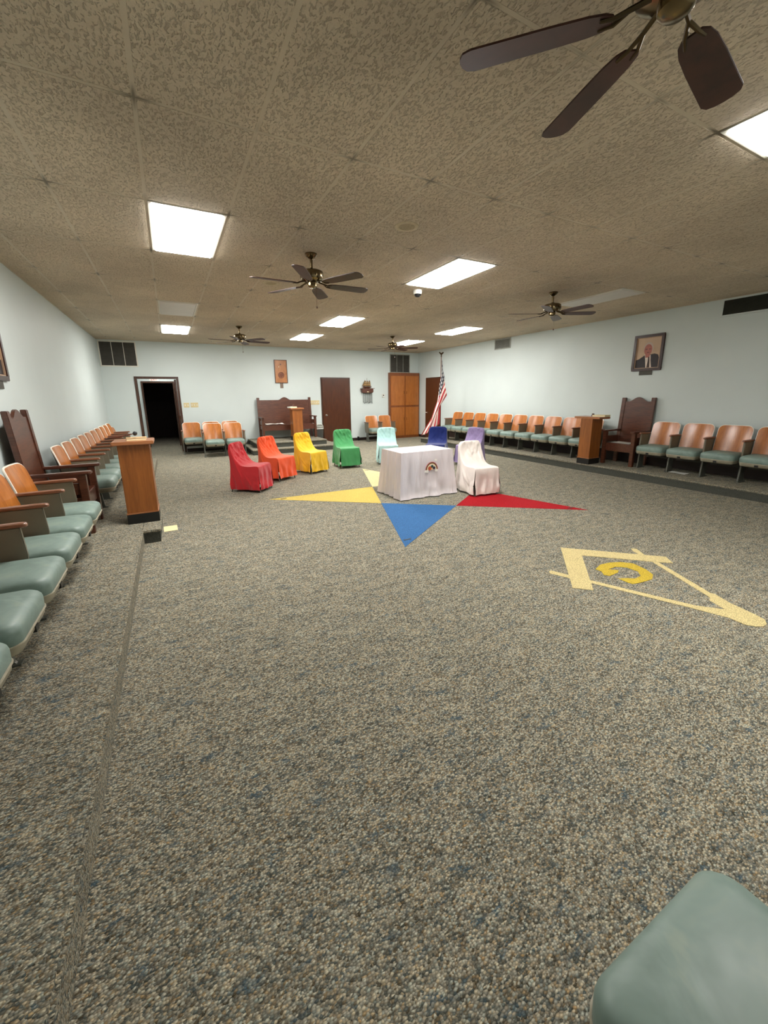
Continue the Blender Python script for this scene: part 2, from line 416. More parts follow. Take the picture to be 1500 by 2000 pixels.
box(XL, XL+.02, YN, YF, H-.004, H+.004).build('wall_angle', M['tee'], ceil)
box(XR-.02, XR, YN, YF, H-.004, H+.004).build('wall_angle', M['tee'], ceil)
box(XL, XR, YF-.02, YF, H-.004, H+.004).build('wall_angle', M['tee'], ceil)

names = {(3.07, .29): 'lit ceiling light nearest the camera, cut by the right edge of the photo',
         (.02, 3.95): 'large bright ceiling light at left, nearest of the left row',
         (3.07, 3.95): 'bright ceiling light beside the small white dome camera',
         (3.07, 7.61): 'middle ceiling light between the second and last lights of the centre row',
         (3.07, 10.05): 'farthest lit ceiling light of the centre row, above the wooden bench',
         (.02, 10.05): 'farthest lit ceiling light of the left row, before the open doorway',
         (6.12, 7.61): 'lit ceiling light above the row of seats along the right wall',
         (6.12, 10.05): 'farthest lit ceiling light at right, behind the small ceiling fan',
         (.02, 7.61): 'unlit grey ceiling light panel in the left row',
         (6.12, 3.95): 'unlit grey ceiling light panel behind the right ceiling fan'}
for (x, y), on in lamps.items():
    t = thing('ceiling_light', names[(x, y)], 'ceiling light', (x+SX/2, y+SY/2, H), 0, 'recessed ceiling lights')
    hx, hy = SX/2-.013, SY/2-.013
    fr = MB()
    for a, b, c, d in ((-hx, hx, -hy, -hy+.022), (-hx, hx, hy-.022, hy), (-hx, -hx+.022, -hy+.022, hy-.022), (hx-.022, hx, -hy+.022, hy-.022)):
        fr.box(a, b, c, d, -.004, .03)
    fr.build('frame', M['white_metal'], t)
    MB().rings([[(sx*(hx-e), sy*(hy-e), z) for sx, sy in ((1, 1), (-1, 1), (-1, -1), (1, -1))] for e, z in ((.022, .015), (.022, -.004), (.034, -.014))]).build('diffuser', M['lamp'] if on else M['lamp_off'], t)

# ------------------------------------------------------------------ floor inlays
def inlay(name, poly, mat, parent, z1=.003):
    return MB().prism(poly, lambda a, b, h: (a, b, h), -.002, z1).build(name, mat, parent)
SCX, SCY, SR = 3.54, 5.36, 2.46
star = thing('star_inlay', 'large five-pointed star of coloured carpet let into the floor under the draped table', 'floor inlay', (SCX, SCY, 0))
inner = SR*math.cos(math.radians(72))/math.cos(math.radians(36))
cols = [('yellow carpet point', srgb(238, 210, 112)), ('cream carpet point', srgb(246, 230, 176)), ('green carpet point', srgb(60, 130, 80)),
        ('red carpet point', srgb(196, 34, 44)), ('blue carpet point', srgb(72, 124, 180))]
for k in range(5):
    a = math.radians(160.6-72*k)
    tip = (SR*math.cos(a), SR*math.sin(a))
    b0 = (inner*math.cos(a+PI/5), inner*math.sin(a+PI/5)); b1 = (inner*math.cos(a-PI/5), inner*math.sin(a-PI/5))
    o = inlay('star_point', [tip, b0, b1], carpet('carpet_'+cols[k][0].split()[0], cols[k][1]), star); o['label'] = cols[k][0]
    # small dark cloth tag near the tip
    if k != 2:
        q = .91
        box(-.045, .045, -.012, .012, .003, .006).build('tag', M['black'], star, loc=(tip[0]*q, tip[1]*q, 0))
emb = thing('square_and_compass_inlay', 'cream square and compass emblem with a yellow letter G let into the carpet at right', 'floor inlay', (0, 0, 0))
cream = carpet('carpet_emblem', srgb(240, 220, 160)); yel = carpet('carpet_letter', srgb(226, 196, 72))
L1 = [(2.877, 2.256), (2.908, 2.253), (2.968, 2.105), (3.044, 1.947), (3.337, 1.314), (3.464, 1.174), (3.354, 1.106), (3.269, 1.313), (3.002, 1.91), (2.916, 2.073), (2.848, 2.22)]
L2 = [(4.051, 2.218), (4.095, 2.188), (3.994, 2.038), (3.934, 1.889), (3.661, 1.348), (3.673, 1.326), (3.608, 1.198), (3.464, 1.174), (3.519, 1.293), (3.577, 1.317), (3.89, 1.915), (4.0, 2.164)]
HD = [(3.608, 1.198), (3.566, 1.024), (3.545, 0.975), (3.485, 0.942), (3.428, 0.941), (3.377, 0.965), (3.345, 1.013), (3.354, 1.106), (3.464, 1.174)]
SQ = [(3.448, 2.586), (4.129, 1.921), (4.028, 1.807), (3.903, 1.915), (3.454, 2.344), (2.894, 1.831), (2.782, 1.94)]
G_ = [(3.278, 2.079), (3.404, 2.119), (3.527, 2.107), (3.627, 2.063), (3.701, 1.988), (3.672, 1.857), (3.614, 1.76), (3.517, 1.715), (3.385, 1.722), (3.282, 1.74), (3.271, 1.786), (3.276, 1.865), (3.346, 1.832), (3.402, 1.791), (3.495, 1.798), (3.563, 1.861), (3.561, 1.962), (3.487, 2.02), (3.376, 2.02), (3.441, 1.961), (3.39, 1.937), (3.26, 1.93), (3.234, 1.966), (3.281, 2.02)]
inlay('compass_leg', L1, cream, emb); inlay('compass_leg', L2, cream, emb, .0034); inlay('compass_head', HD, cream, emb, .0038)
inlay('square', SQ, cream, emb, .0044); inlay('letter', G_, yel, emb)['label'] = 'yellow letter G'

# ------------------------------------------------------------------ theatre seat (faces +x; origin under the front of its standards)
PITCH = .525
def bowed_back(off, z0, z1, hw, th, n=9, rnd=.075):
    # thin curved sheet leaning back; centre bows backwards
    m = MB()
    outline = []
    for k in range(n): outline.append((-hw+2*hw*k/(n-1)*1.0, None))
    F, B = [], []
    zl = [z0+(z1-rnd-z0)*i/4 for i in range(5)]+[z1-rnd+rnd*math.sin(PI/2*i/6) for i in range(1, 7)]
    for z in zl:
        v = (z-z0)/(z1-z0)
        half = hw
        if z > z1-rnd: 
            q = (z-(z1-rnd))/rnd; half = hw-rnd*(1-math.sqrt(max(0, 1-min(1, q)**2)))
        rf, rb = [], []
        for k in range(n):
            y = -half+2*half*k/(n-1)
            x = off-.105*v-.035*(1-(y/hw)**2)-.015*v*v
            rf.append((x, y, z)); rb.append((x-th, y, z))
        F.append(rf); B.append(rb)
    m.grid(F); m.grid(B)
    # side, top and bottom edges
    loopf = [r[0] for r in F]+F[-1][1:]+[r[-1] for r in reversed(F[:-1])]+list(reversed(F[0][1:-1]))
    loopb = [r[0] for r in B]+B[-1][1:]+[r[-1] for r in reversed(B[:-1])]+list(reversed(B[0][1:-1]))
    m.rings([loopf, loopb], cap=False)
    path = [r[0] for r in F]+F[-1][1:]+[r[-1] for r in reversed(F[:-1])]
    return m, path

def standard(t, y):
    m = MB()
    poly = [(-.29, .645), (-.005, .645), (.005, .46), (-.015, .30), (-.235, .30), (-.27, .40)]
    m.prism(poly, lambda a, b, h: (a, h, b), y-.014, y+.014)
    p = m.build('side_panel', M['std'], t, bevel=.005)
    m = MB(); m.prism([(-.16, .31), (-.03, .31), (0, .02), (.02, 0), (-.2, 0), (-.17, .02)], lambda a, b, h: (a, h, b), y-.011, y+.011)
    m.box(-.21, .03, y-.025, y+.025, 0, .012)
    m.build('leg', M['leg'], t)
    m = MB(); pts = [(-.34, .634), (.0, .632), (.05, .628)]
    pr = []
    for x, z, w, h in ((-.325, .658, .017, .009), (-.31, .659, .021, .013), (-.15, .660, .024, .0145), (-.02, .660, .025, .0145), (.012, .659, .0245, .0145), (.026, .657, .021, .012), (.032, .656, .012, .007)):
        pr.append([(x, y+a*w/.029*1.0 if False else y+a*w, z+b*h) for a, b in ((1, .6), (.7, 1), (-.7, 1), (-1, .6), (-1, -.6), (-.7, -1), (.7, -1), (1, -.6))])
    m.rings(pr); m.build('armrest', M['arm_wood'], t, smooth=50)

def build_seat(name):
    t = thing(name, '', 'theatre seat', (0, 0, -50))
    standard(t, -PITCH/2)
    hw, xf, xb = .232, .195, -.27
    cx, hx = (xf+xb)/2, (xf-xb)/2
    # cushion
    m = MB(); R = []
    def outl(hx_, hy_, r, z, sag=0):
        out = []
        for x, y in rrect(hx_, hy_, r, 5, cx):
            # front edge gently bowed
            out.append((x+(.012*(1-(y/hw)**2) if x > cx else 0), y, z-(.012*max(0, (x-cx)/hx)**2*sag)))
        return out
    for e, r, z, g in ((.008, .05, .343, 0), (.001, .055, .352, 0), (0, .055, .38, 0), (0, .055, .405, .2), (.003, .055, .424, .5), (.010, .055, .439, .8), (.022, .052, .450, 1), (.05, .045, .457, 1), (.10, .03, .462, 1), (.16, .02, .464, 1)):
        R.append(outl(hx-e, hw-e*.95, r, z, g))
    m.rings(R); m.build('seat_cushion', M['vinyl'], t, smooth=60)
    m = MB(); R = [outl(hx-.06, hw-.04, .04, .286), outl(hx-.016, hw-.014, .05, .298), outl(hx-.004, hw-.006, .06, .32), outl(hx-.002, hw-.004, .06, .344)]
    m.rings(R)
    pan = m.build('seat_pan', M['pan'], t, smooth=50)
    box(xf-.02, xf+.008, -.022, .022, .302, .332).build('latch', M['black'], pan)
    pts = outl(hx+.002, hw+.001, .062, .349)
    m = MB(); n = len(pts)
    ring = []
    for i in range(n):
        p = Vector(pts[i]); d = (Vector(pts[(i+1) % n])-Vector(pts[i-1])).normalized(); a = d.cross(Vector((0, 0, 1)))
        ring.append([p+a*math.cos(q)*.0045+Vector((0, 0, 1))*math.sin(q)*.0045 for q in (PI/4, 3*PI/4, 5*PI/4, 7*PI/4)])
    ring.append(ring[0]); m.rings(ring, cap=False); m.build('welt', M['welt'], t, smooth=60)
    m, path = bowed_back(-.215, .37, .868, .230, .009)
    m.build('back_panel', M['ply'], t, smooth=50)
    b, _ = bowed_back(-.217, .20, .866, .232, .016)
    sh = b.build('back_shell', M['shell'], t, smooth=50)
    m = MB(); m.tube([(p[0]-.010, p[1], p[2]) for p in path], .0092, 6)
    m.build('back_rim', M['rim'], t, smooth=60)
    return t
seat0 = build_seat('theatre_seat'); used = [False]
def seat(x, y, z, rz, label, group, end=False):
    if not used[0]:
        used[0] = True; s = seat0; s.location = (x, y, z); s.rotation_euler = (0, 0, rz); s['label'] = label; s['group'] = group
    else: s = dup(seat0, (x, y, z), rz, label, group)
    if end: ends.append(s)
    return s
ends = []
ORD = ['first', 'second', 'third', 'fourth', 'fifth', 'sixth', 'seventh', 'eighth', 'ninth', 'tenth', 'eleventh', 'twelfth']
# left row, nearer the camera than the carved chair (centres run towards the camera)
for k in range(6):
    seat(-.91, 4.49-PITCH*k, PZ, 0, '%s theatre seat of the left row, counting from the carved chair towards the camera' % ORD[k], 'theatre seats in the left row near the camera', k == 0)
# left row beyond the carved chair
for k in range(10):
    seat(-.91, 6.045+PITCH*k, PZ, 0, '%s wooden theatre seat beyond the left carved chair, counting towards the far wall' % ORD[k], 'theatre seats in the left row behind the lectern', k == 9)
for k, l in enumerate(('nearer of the two theatre seats standing on the floor in the far left corner', 'farther of the two theatre seats on the floor in the far left corner')):
    seat(-.98, 11.50+PITCH*k, 0, 0, l, 'pair of theatre seats in the far left corner', k == 1)
# right row
for k in range(5):
    seat(7.89, 4.15-PITCH*k, PZ, PI, '%s theatre seat to the right of the carved armchair on the right platform' % ORD[k], 'theatre seats on the right platform nearest the camera', k == 4)
for k in range(10):
    seat(7.89, 5.63+PITCH*k, PZ, PI, '%s theatre seat of the long right row, counting from the right lectern towards the flag' % ORD[k], 'theatre seats on the right platform between lectern and flag', k == 0)
# front pair and back three beside the open doorway
for k, l in enumerate(('left seat of the front pair of theatre seats, between open doorway and bench', 'right seat of the front pair of theatre seats, behind the red covered chair')):
    seat(.98+PITCH*k, 11.60, 0, -PI/2, l, 'theatre seats beside the open doorway', k == 1)
for k, l in enumerate(('theatre seat against the far wall, closest to the open doorway', 'middle theatre seat of three against the far wall, hidden behind the front pair', 'theatre seat against the far wall, closest to the wooden bench, behind the front pair')):
    seat(.50+PITCH*k, 12.50, 0, -PI/2, l, 'theatre seats beside the open doorway', k == 2)
for k, l in enumerate(('left seat of the two theatre seats under the model ship', 'right seat of the two theatre seats, beside the tall cabinet')):
    seat(6.24+PITCH*k, 12.40, 0, -PI/2, l, 'pair of theatre seats by the cabinet', k == 1)
# one near seat at the lower right corner of the frame
ns_ = seat(.835, .095, 0, PI/2, 'scuffed teal vinyl seat cushion in the lower right corner, nearest the camera', 'theatre seat beside the camera', True)
ns_.scale = (1.04, 1.07, 1.0)
for s in ends:
    src = [c for c in s.children]
    for nm in ('side_panel', 'leg', 'armrest'):
        c0 = [c for c in src if c.name.startswith(nm)][0]
        c = c0.copy(); COL.objects.link(c); c.parent = s; c.location = (0, PITCH, 0)
for s in [o for o in COL.objects if o.name.startswith('theatre_seat') and 'theatre seats in the left row behind' in str(o.get('group')) and 'first' in o['label']]: pass

# ------------------------------------------------------------------ carved wooden chairs and bench (face +x)
def high_seat(name, W, label, cat, loc, rz, hback=1.32, wide=False):
    t = thing(name, label, cat, loc, rz); hw = W/2
    D, D2 = M['dark_wood'], M['dark_wood_h']
    for sgn in (-1, 1):
        y0 = sgn*hw-.045 if sgn < 0 else sgn*hw-.045
        m = MB(); yy = sgn*(hw-.04)
        m.rings([[(x-.09*(z/hback)+a*.026, yy+b*.04, z) for a, b in ((1, 1), (-1, 1), (-1, -1), (1, -1))] for x, z in ((-.43, 0), (-.43, .42), (-.43, hback))])
        m.build('back_post', D, t, bevel=.006)
        m = MB(); m.box(-.05, .02, yy-.035, yy+.035, 0, .655); m.build('front_leg', D, t, bevel=.006)
        m = MB(); m.rings([[(x, yy+b*w, .668+c*.016) for b, c in ((1, 1), (-1, 1), (-1, -1), (1, -1))] for x, w in ((-.46, .035), (-.1, .045), (.05, .05), (.075, .042))])
        m.build('armrest', D2, t, bevel=.008)
        box(-.42, -.05, yy-.012, yy+.012, .44, .56).build('side_rail', D, t)
        box(-.42, -.05, yy-.012, yy+.012, .30, .40).build('side_rail', D, t)
    # back panel with a stepped, arched crest
    top = hback-.075; cr = []
    ww = hw-.075
    cr = [(-ww, .40), (ww, .40), (ww, top)]
    c = min(.19, ww*.7)
    for k in range(13):
        q = k/12; y = c*(1-2*q)
        cr.append((y, top+.085*(.5-.5*math.cos(2*PI*q))**.8))
    cr += [(-ww, top)]
    m = MB(); m.prism(cr, lambda a, b, h: (-.43-.09*(b/hback)+h, a, b), -.016, .016); m.build('back_panel', D, t, bevel=.003)
    box(-.43, .0, -hw+.075, hw-.075, .39, .43).build('seat', D2, t, bevel=.006)
    box(-.03, -.005, -hw+.075, hw-.075, .27, .39).build('apron', D2, t)
    return t
high_seat('carved_armchair', .66, 'dark high-backed wooden armchair with arched crest in the left row of seats', 'armchair', (-.88, 5.41, PZ), 0)
high_seat('carved_armchair', .66, 'dark high-backed wooden armchair behind the lectern on the right platform', 'armchair', (7.835, 4.80, PZ), PI)
bench = high_seat('high_backed_bench', 1.72, 'wide dark high-backed wooden bench with arms on the carpeted steps', 'bench', (3.27, 12.42, dz2), -PI/2, hback=1.26)
# white cloth lying on the bench, tray on the right chair
def sheet(name, label, cat, cx, cy, z, w, d, mat, seed, amp=.012, th=.004, rz=0):
    P = []; Q = []
    for i in range(13):
        a = []; b = []
        for j in range(9):
            x = -w/2+w*i/12; y = -d/2+d*j/8
            h = amp*(noise.noise(Vector((x*6+seed, y*6, seed)))+.9)
            a.append((x, y, h+th)); b.append((x, y, h))
        P.append(a); Q.append(b)
    m = MB(); m.grid(P); m.grid(Q)
    lf = P[0]+[r[-1] for r in P[1:]]+list(reversed(P[-1][:-1]))+[r[0] for r in reversed(P[1:-1])]
    lb = Q[0]+[r[-1] for r in Q[1:]]+list(reversed(Q[-1][:-1]))+[r[0] for r in reversed(Q[1:-1])]
    m.rings([lf, lb], cap=False)
    o = m.build(name, mat, None, smooth=60, loc=(cx, cy, z)); o.rotation_euler = (0, 0, rz); return tag(o, label, cat)
M['white_cloth'] = cloth('white_cloth', srgb(232, 228, 220))
sheet('folded_cloth', 'white cloth lying on the left side of the wooden bench seat', 'cloth', 2.85, 12.6, dz2+.43, .55, .3, M['white_cloth'], 3, .035)
sheet('white_tray', 'thin white sheet lying on the seat of the right carved armchair', 'paper', 8.02, 4.80, PZ+.431, .26, .38, M['white_pl'], 5, .003)
sheet('fallen_paper', 'white paper on the carpet under the right platform seats', 'paper', 7.93, 3.70, PZ, .16, .26, M['white_pl'], 8, .01)
box(-.075, .075, -.11, .11, 0, .003).build('note_card', M['paper_y'], None, loc=(-.155, 5.37, 0)); o = bpy.data.objects['note_card']; o.rotation_euler = (0, 0, .03)
tag(o, 'small yellow card lying on the carpet beside the platform end', 'paper')

# ------------------------------------------------------------------ lecterns
def lectern(label, loc, rz, sz=(.32, .32), slab=(.44, .40)):
    t = thing('lectern', label, 'lectern', loc, rz)
    hx, hy = sz[0]/2, sz[1]/2
    box(-hx-.006, hx+.006, -hy-.006, hy+.006, 0, .115).build('kick_base', M['black'], t)
    box(-hx-.008, hx+.008, -hy-.008, hy+.008, .115, .128).build('base_moulding', M['lectern_top'], t)
    box(-hx, hx, -hy, hy, .128, .915).build('body', M['lectern_wood'], t, bevel=.003)
    box(-slab[0]/2, slab[0]/2, -slab[1]/2, slab[1]/2, .915, .955).build('top', M['lectern_top'], t, bevel=.006)
    return t
lectern('honey oak lectern with black base beside the left row of seats', (-.41, 5.43, PZ), 0, (.31, .34), (.41, .42))
lectern('honey oak lectern with black base on the right platform, before the carved armchair', (7.575, 5.24, PZ), 0, (.32, .26), (.34, .56))
lectern('slim honey oak lectern standing on the carpeted steps in front of the bench', (3.34, 11.92, dz2), 0, (.30, .30), (.40, .38))
lt = PZ+.955
# things on the lecterns
def booklet(label, x, y, z, w, d, h, rz, mat, cover=None):
    t = thing('booklet', label, 'book', (x, y, z), rz)
    box(-w/2+.004, w/2-.003, -d/2+.004, d/2-.004, .002, h-.002).build('pages', M['paper'], t)
    c = MB().box(-w/2, w/2, -d/2, d/2, 0, .002).box(-w/2, w/2, -d/2, d/2, h-.002, h).box(-w/2, -w/2+.003, -d/2, d/2, 0, h); c.build('cover', mat, t)
    return t
booklet('tan booklet lying on the left lectern under the gavel', -.38, 5.42, lt, .2, .15, .028, .1, M['book'])
booklet('cream paper pad at the back edge of the left lectern', -.37, 5.56, lt, .17, .1, .02, -.1, M['paper'])
g = thing('gavel', 'long dark wooden gavel with a round black head leaning across the left lectern', 'gavel', (-.49, 5.36, lt+.038), .06)
g.scale = (.75, .75, .75)
mm = MB(); mm.tube([(-.235, 0, -.012), (-.20, 0, .002), (-.10, 0, .012), (.02, 0, .03), (.12, 0, .05)], [.004, .019, .016, .010, .008], 10); mm.build('handle', M['dark_wood_h'], g, smooth=50)
mm = MB(); mm.lathe([(.002, -.04), (.022, -.036), (.031, -.018), (.031, .018), (.022, .036), (.002, .04)], (0, 0, 0), 14)
hd = mm.build('head', M['black'], g, smooth=40); hd.location = (.145, 0, .053); hd.rotation_euler = (PI/2-.3, .35, 0)
booklet('cream booklet lying on the right platform lectern', 7.66, 5.10, lt, .2, .26, .035, .05, M['paper'])
gb = thing('gavel_block', 'small dark wooden gavel block on the left part of the right lectern top', 'gavel block', (7.64, 5.27, lt)); 
MB().lathe([(.03, 0), (.032, .02), (.026, .03), (.022, .045), (.028, .055), (.002, .058)]).build('block', M['dark_wood'], gb, smooth=40)
booklet('pink and white papers stacked on the bench lectern', 3.24, 11.95, dz2+.955, .22, .2, .04, .2, M['white_pl'])
cup = MB().lathe([(.02, 0), (.03, .03), (.028, .05), (.01, .062), (.002, .064)]).build('small_block', M['dark_wood'], None, smooth=40, loc=(3.29, 11.95, dz2+.955+.04))
tag(cup, 'tiny dark knob-shaped block on top of the papers of the bench lectern', 'gavel block')

# ------------------------------------------------------------------ waste bin beside the bench
b = thing('waste_bin', 'small dark grey bin with white wire rim between bench and brown door', 'bin', (4.325, 12.83, dz1))
# stands on the lower carpeted step
def frus(w0, w1, d0, d1, z0, z1): return [[(sx*w/2, sy*d/2, z) for sx, sy in ((1, 1), (-1, 1), (-1, -1), (1, -1))] for w, d, z in ((w0, d0, z0), (w1, d1, z1))]
MB().rings(frus(.22, .27, .2, .24, 0, .36)).build('bin_body', M['grey_pl'], b, bevel=.01)
mm = MB(); mm.tube([(-.13, -.12, .36), (-.12, -.13, .46), (-.06, -.13, .53), (.06, -.13, .53), (.12, -.13, .46), (.13, -.12, .36)], .01, 6); mm.tube([(-.12, -.12, .37), (.12, -.12, .37)], .012, 6); mm.tube([(-.1, -.12, .44), (.1, -.12, .44)], .007, 6)
mm.build('wire_rim', M['white_pl'], b, smooth=50)
MB().rings(frus(.24, .25, .2, .21, .36, .50)).build('inner_box', M['vent_grey'], b, bevel=.01)
box(-.05, .05, -.125, -.118, .04, .065).build('sticker', M['white_pl'], b)

# ------------------------------------------------------------------ covered folding chairs
def covered_chair(label, x, y, deg, rgb, seed, hem=.045, glossy=False):
    t = thing('covered_chair', label, 'chair', (x, y, .0035), math.radians(deg), 'folding chairs under cloth covers')
    mat = cloth('cover_%d' % seed, srgb(*rgb), .5 if glossy else .85)
    w, d, zs, zb = .44, .47, .44, .82
    nz = lambda a, b, s=1.0: noise.noise(Vector((a*s+seed*3.7, b*s-seed, seed*1.3)))
    NT_, NS = 37, 76
    ts = [math.sin(PI/2*(-1+2*i/(NT_-1))) for i in range(NT_)]
    def cat(P, u):
        n = len(P)-1; f = min(u*n, n-1e-6); i = int(f); q = f-i
        p0, p1, p2, p3 = P[max(i-1, 0)], P[i], P[i+1], P[min(i+2, n)]
        return [.5*((2*p1[k])+(-p0[k]+p2[k])*q+(2*p0[k]-5*p1[k]+4*p2[k]-p3[k])*q*q+(-p0[k]+3*p1[k]-3*p2[k]+p3[k])*q**3) for k in (0, 1)]
    def prof(tt):
        k = .70+.30*((1-abs(tt)**7)**(1/2.0) if abs(tt) < 1 else 0)
        zt = zs+.05+(zb-zs-.05)*k
        # lateral dip in the middle of the seat back
        hol = .022*(1-tt*tt)
        return [(-d/2-.045, hem), (-d/2-.035, zs*.6), (-d/2-.03, zs), (-d/2-.045, zs+(zt-zs)*.6), (-d/2-.055, zt-.035), (-d/2-.042, zt), (-d/2-.018, zt-.028),
                (-d/2+.012-hol, zs+(zt-zs)*.62), (-d/2+.065-hol, zs+(zt-zs)*.27+.015), (-d/2+.14, zs+.022), (-d/2+.23, zs), (d/2-.08, zs+.004), (d/2-.022, zs-.002), (d/2, zs-.03), (d/2+.012, zs*.55), (d/2+.03, hem)]
    P = []
    NP = 15
    for tt in ts:
        row = []; pr = prof(tt)
        for s in range(NS+1):
            u = s/NS; X, Z = cat(pr, u)
            hz = (Z-zs)/(zb-zs) if Z > zs else 0
            ww = w*(1-.02*max(0, hz))
            if u < 3/NP: ww = w*(1+.0*(1-Z/zs)) if Z < zs else ww
            Y = tt*ww/2
            f1 = nz(Y*9, Z*7+X*7); f2 = nz(Y*22+5, Z*5+X*9)
            if u < 2.4/NP:                          # back skirt
                X += .012*f2*(1-Z/zs)-.018*(1-Z/zs)*(1); 
            elif u > 12.6/NP:                     # front skirt
                lo = 1-Z/zs; X += .014*lo*math.sin(Y*42+seed*2+f1*3)+.03*lo*f1+.012*lo*max(0, 1-abs(f2)*4); Y *= 1+.05*lo
            else:
                # soft drag folds running from the shoulders to the seat
                r1 = 1-abs(nz(Y*11+Z*7, Z*9-abs(Y)*14))*3; r2 = 1-abs(nz(Y*19-Z*12+9, Z*12+abs(Y)*9))*3; fold = .022*max(0, r1)**2+.014*max(0, r2)**2-.010+f1*.010; fold *= 1-abs(tt)**5
                X += fold*(1 if Z > zs+.05 else .3); Z += f1*.006 if Z <= zs+.05 else 0
            row.append((X, Y, Z))
        P.append(row)
    m = MB(); m.grid(P)
    # side skirts fall from the outermost profiles to the hem
    for sgn, row in ((-1, P[0]), (1, P[-1])):
        i0 = int(NS*2.2/NP); i1 = int(NS*13.0/NP); top = row[i0:i1+1]; S = []
        K = 16; n = len(top)-1
        xa, xb = -d/2-.05, d/2+.015
        for k in range(K+1):
            q = k/K; rr = []
            for i, p in enumerate(top):
                a = i/n
                xh = xa+(xb-xa)*a
                X = p[0]+(xh-p[0])*min(1, q*1.35)**.8; Z = p[2]+(hem-p[2])*q
                fl = math.sin(a*13+seed*1.7+q*2.2)*.018*q+.016*max(0, 1-abs(nz(a*7-q*3, q*2+a*3))*4)*math.sin(q*PI*.8)+nz(a*5, q*3)*.03*q+.012*abs(math.sin(a*6+q*5+seed))*math.sin(q*PI)
                Y = p[1]+sgn*(.012*math.sin(q*PI)*(.3)+.022*q+fl*q)
                if a > .93: Y += sgn*.012*q
                rr.append((X, Y, Z))
            S.append(rr)
        m.grid(S)
    m.build('cover', mat, t, smooth=80)
    for sx, sy in ((1, 1), (1, -1), (-1, 1), (-1, -1)):
        mm = MB(); xx = sx*(d/2-.005) if sx > 0 else -d/2-.05
        mm.tube([(xx*.6, sy*(w/2-.03), .38), (xx, sy*(w/2-.012), .02), (xx*1.02, sy*(w/2-.012), 0)], [.011, .011, .014], 8)
        mm.build('leg', M['leg'], t, smooth=50)
    return t
covered_chair('folding chair under a dark red cloth cover, leftmost of the coloured arc', 1.14, 7.01, -38.5, (176, 32, 38), 1)
covered_chair('folding chair under a bright orange cloth cover', 1.74, 7.72, -58, (226, 84, 40), 2, .06)
covered_chair('folding chair under a bright yellow cloth cover', 2.54, 8.10, -66, (232, 184, 36), 3)
covered_chair('folding chair under a grass green cloth cover', 3.44, 8.30, -93, (72, 150, 92), 4, .055)
covered_chair('folding chair under a pale turquoise cloth cover, behind the draped table', 4.45, 8.22, -112, (176, 214, 212), 5)
covered_chair('folding chair under a navy blue cloth cover, in front of the flag', 5.49, 7.71, -133, (20, 38, 104), 6)
covered_chair('folding chair under a lilac cloth cover, behind the white chair', 6.0, 7.12, -160, (146, 130, 172), 7)
covered_chair('folding chair under a white satin cover standing right of the draped table', 4.33, 4.90, -96, (232, 222, 214), 8, .03, True)

# ------------------------------------------------------------------ table and its white cloth
TX0, TX1, TY0, TY1, TZ = 3.0, 3.95, 5.11, 5.72, .72
tb = thing('altar_table', 'square table hidden under the white cloth in the middle of the floor star', 'table', ((TX0+TX1)/2, (TY0+TY1)/2, 0))
hx, hy = (TX1-TX0)/2, (TY1-TY0)/2
box(-hx+.02, hx-.02, -hy+.02, hy-.02, TZ-.03, TZ-.006).build('tabletop', M['lectern_wood'], tb)
for sx in (-1, 1):
    for sy in (-1, 1): box(sx*(hx-.07)-.02, sx*(hx-.07)+.02, sy*(hy-.07)-.02, sy*(hy-.07)+.02, 0, TZ-.03).build('leg', M['lectern_wood'], tb)
def satin_mat(name, c):
    t = NT(name); v = t.coord((5, 5, .7)); n = t.noise(v, 2.0, 3, .5, 1.2)
    t.l(t.ramp(n, [(.3, tuple(x*.9 for x in c[:3])+(1,)), (.7, c)]), t.b.inputs['Base Color'])
    t.b.inputs['Roughness'].default_value = .36; t.b.inputs['Sheen Weight'].default_value = .15
    t.bump(n, .6, .03); return t.m
satin = satin_mat('white_satin', srgb(214, 206, 208))
m = MB(); NX, NY = 24, 16
def per(s):      # perimeter point, outward normal; s in [0,4)
    k = int(s) % 4; q = s-int(s)
    c = [((-hx, -hy), (hx, -hy), (0, -1)), ((hx, -hy), (hx, hy), (1, 0)), ((hx, hy), (-hx, hy), (0, 1)), ((-hx, hy), (-hx, -hy), (-1, 0))][k]
    return (c[0][0]+(c[1][0]-c[0][0])*q, c[0][1]+(c[1][1]-c[0][1])*q), c[2], q
m.grid([[(-hx+2*hx*i/NX, -hy+2*hy*j/NY, TZ+.002+.0015*noise.noise(Vector((i*.4, j*.4, 2)))) for j in range(NY+1)] for i in range(NX+1)])
KP, KZ = 160, 14; rows = []
for i in range(KP+1):
    s = 4*(i % KP)/KP; (px, py), nrm, q = per(s); col = []
    edge = min(q, 1-q)
    cn = math.exp(-(edge/.09)**2)              # cloth gathers at the corners
    cdir = Vector((px/hx, py/hy)).normalized()
    for k in range(KZ+1):
        v = k/KZ; z = TZ+.002-v*(TZ-.012)
        amp = .005+.026*v
        f = amp*(math.sin(s*23+.9*math.sin(v*3))*.6+noise.noise(Vector((s*9, v*1.6, 4)))*1.5+.5*noise.noise(Vector((s*24, v*2.5, 7))))
        if int(s) == 0 and .35 < q < .8 and v < .75: f *= .2
        out = .014*min(1, v*6)+.045*v**1.5+f
        x = px+nrm[0]*out*(1-cn)+cdir.x*cn*(.01+.10*v**1.2+.02*math.sin(s*60)*v)
        y = py+nrm[1]*out*(1-cn)+cdir.y*cn*(.01+.10*v**1.2+.02*math.cos(s*60)*v)
        if v > .93: x += nrm[0]*.012*noise.noise(Vector((s*19, 0, 1))); y += nrm[1]*.02*(1+noise.noise(Vector((s*19, 3, 1))))
        col.append((x, y, z))
    rows.append(col)
m.grid(rows)
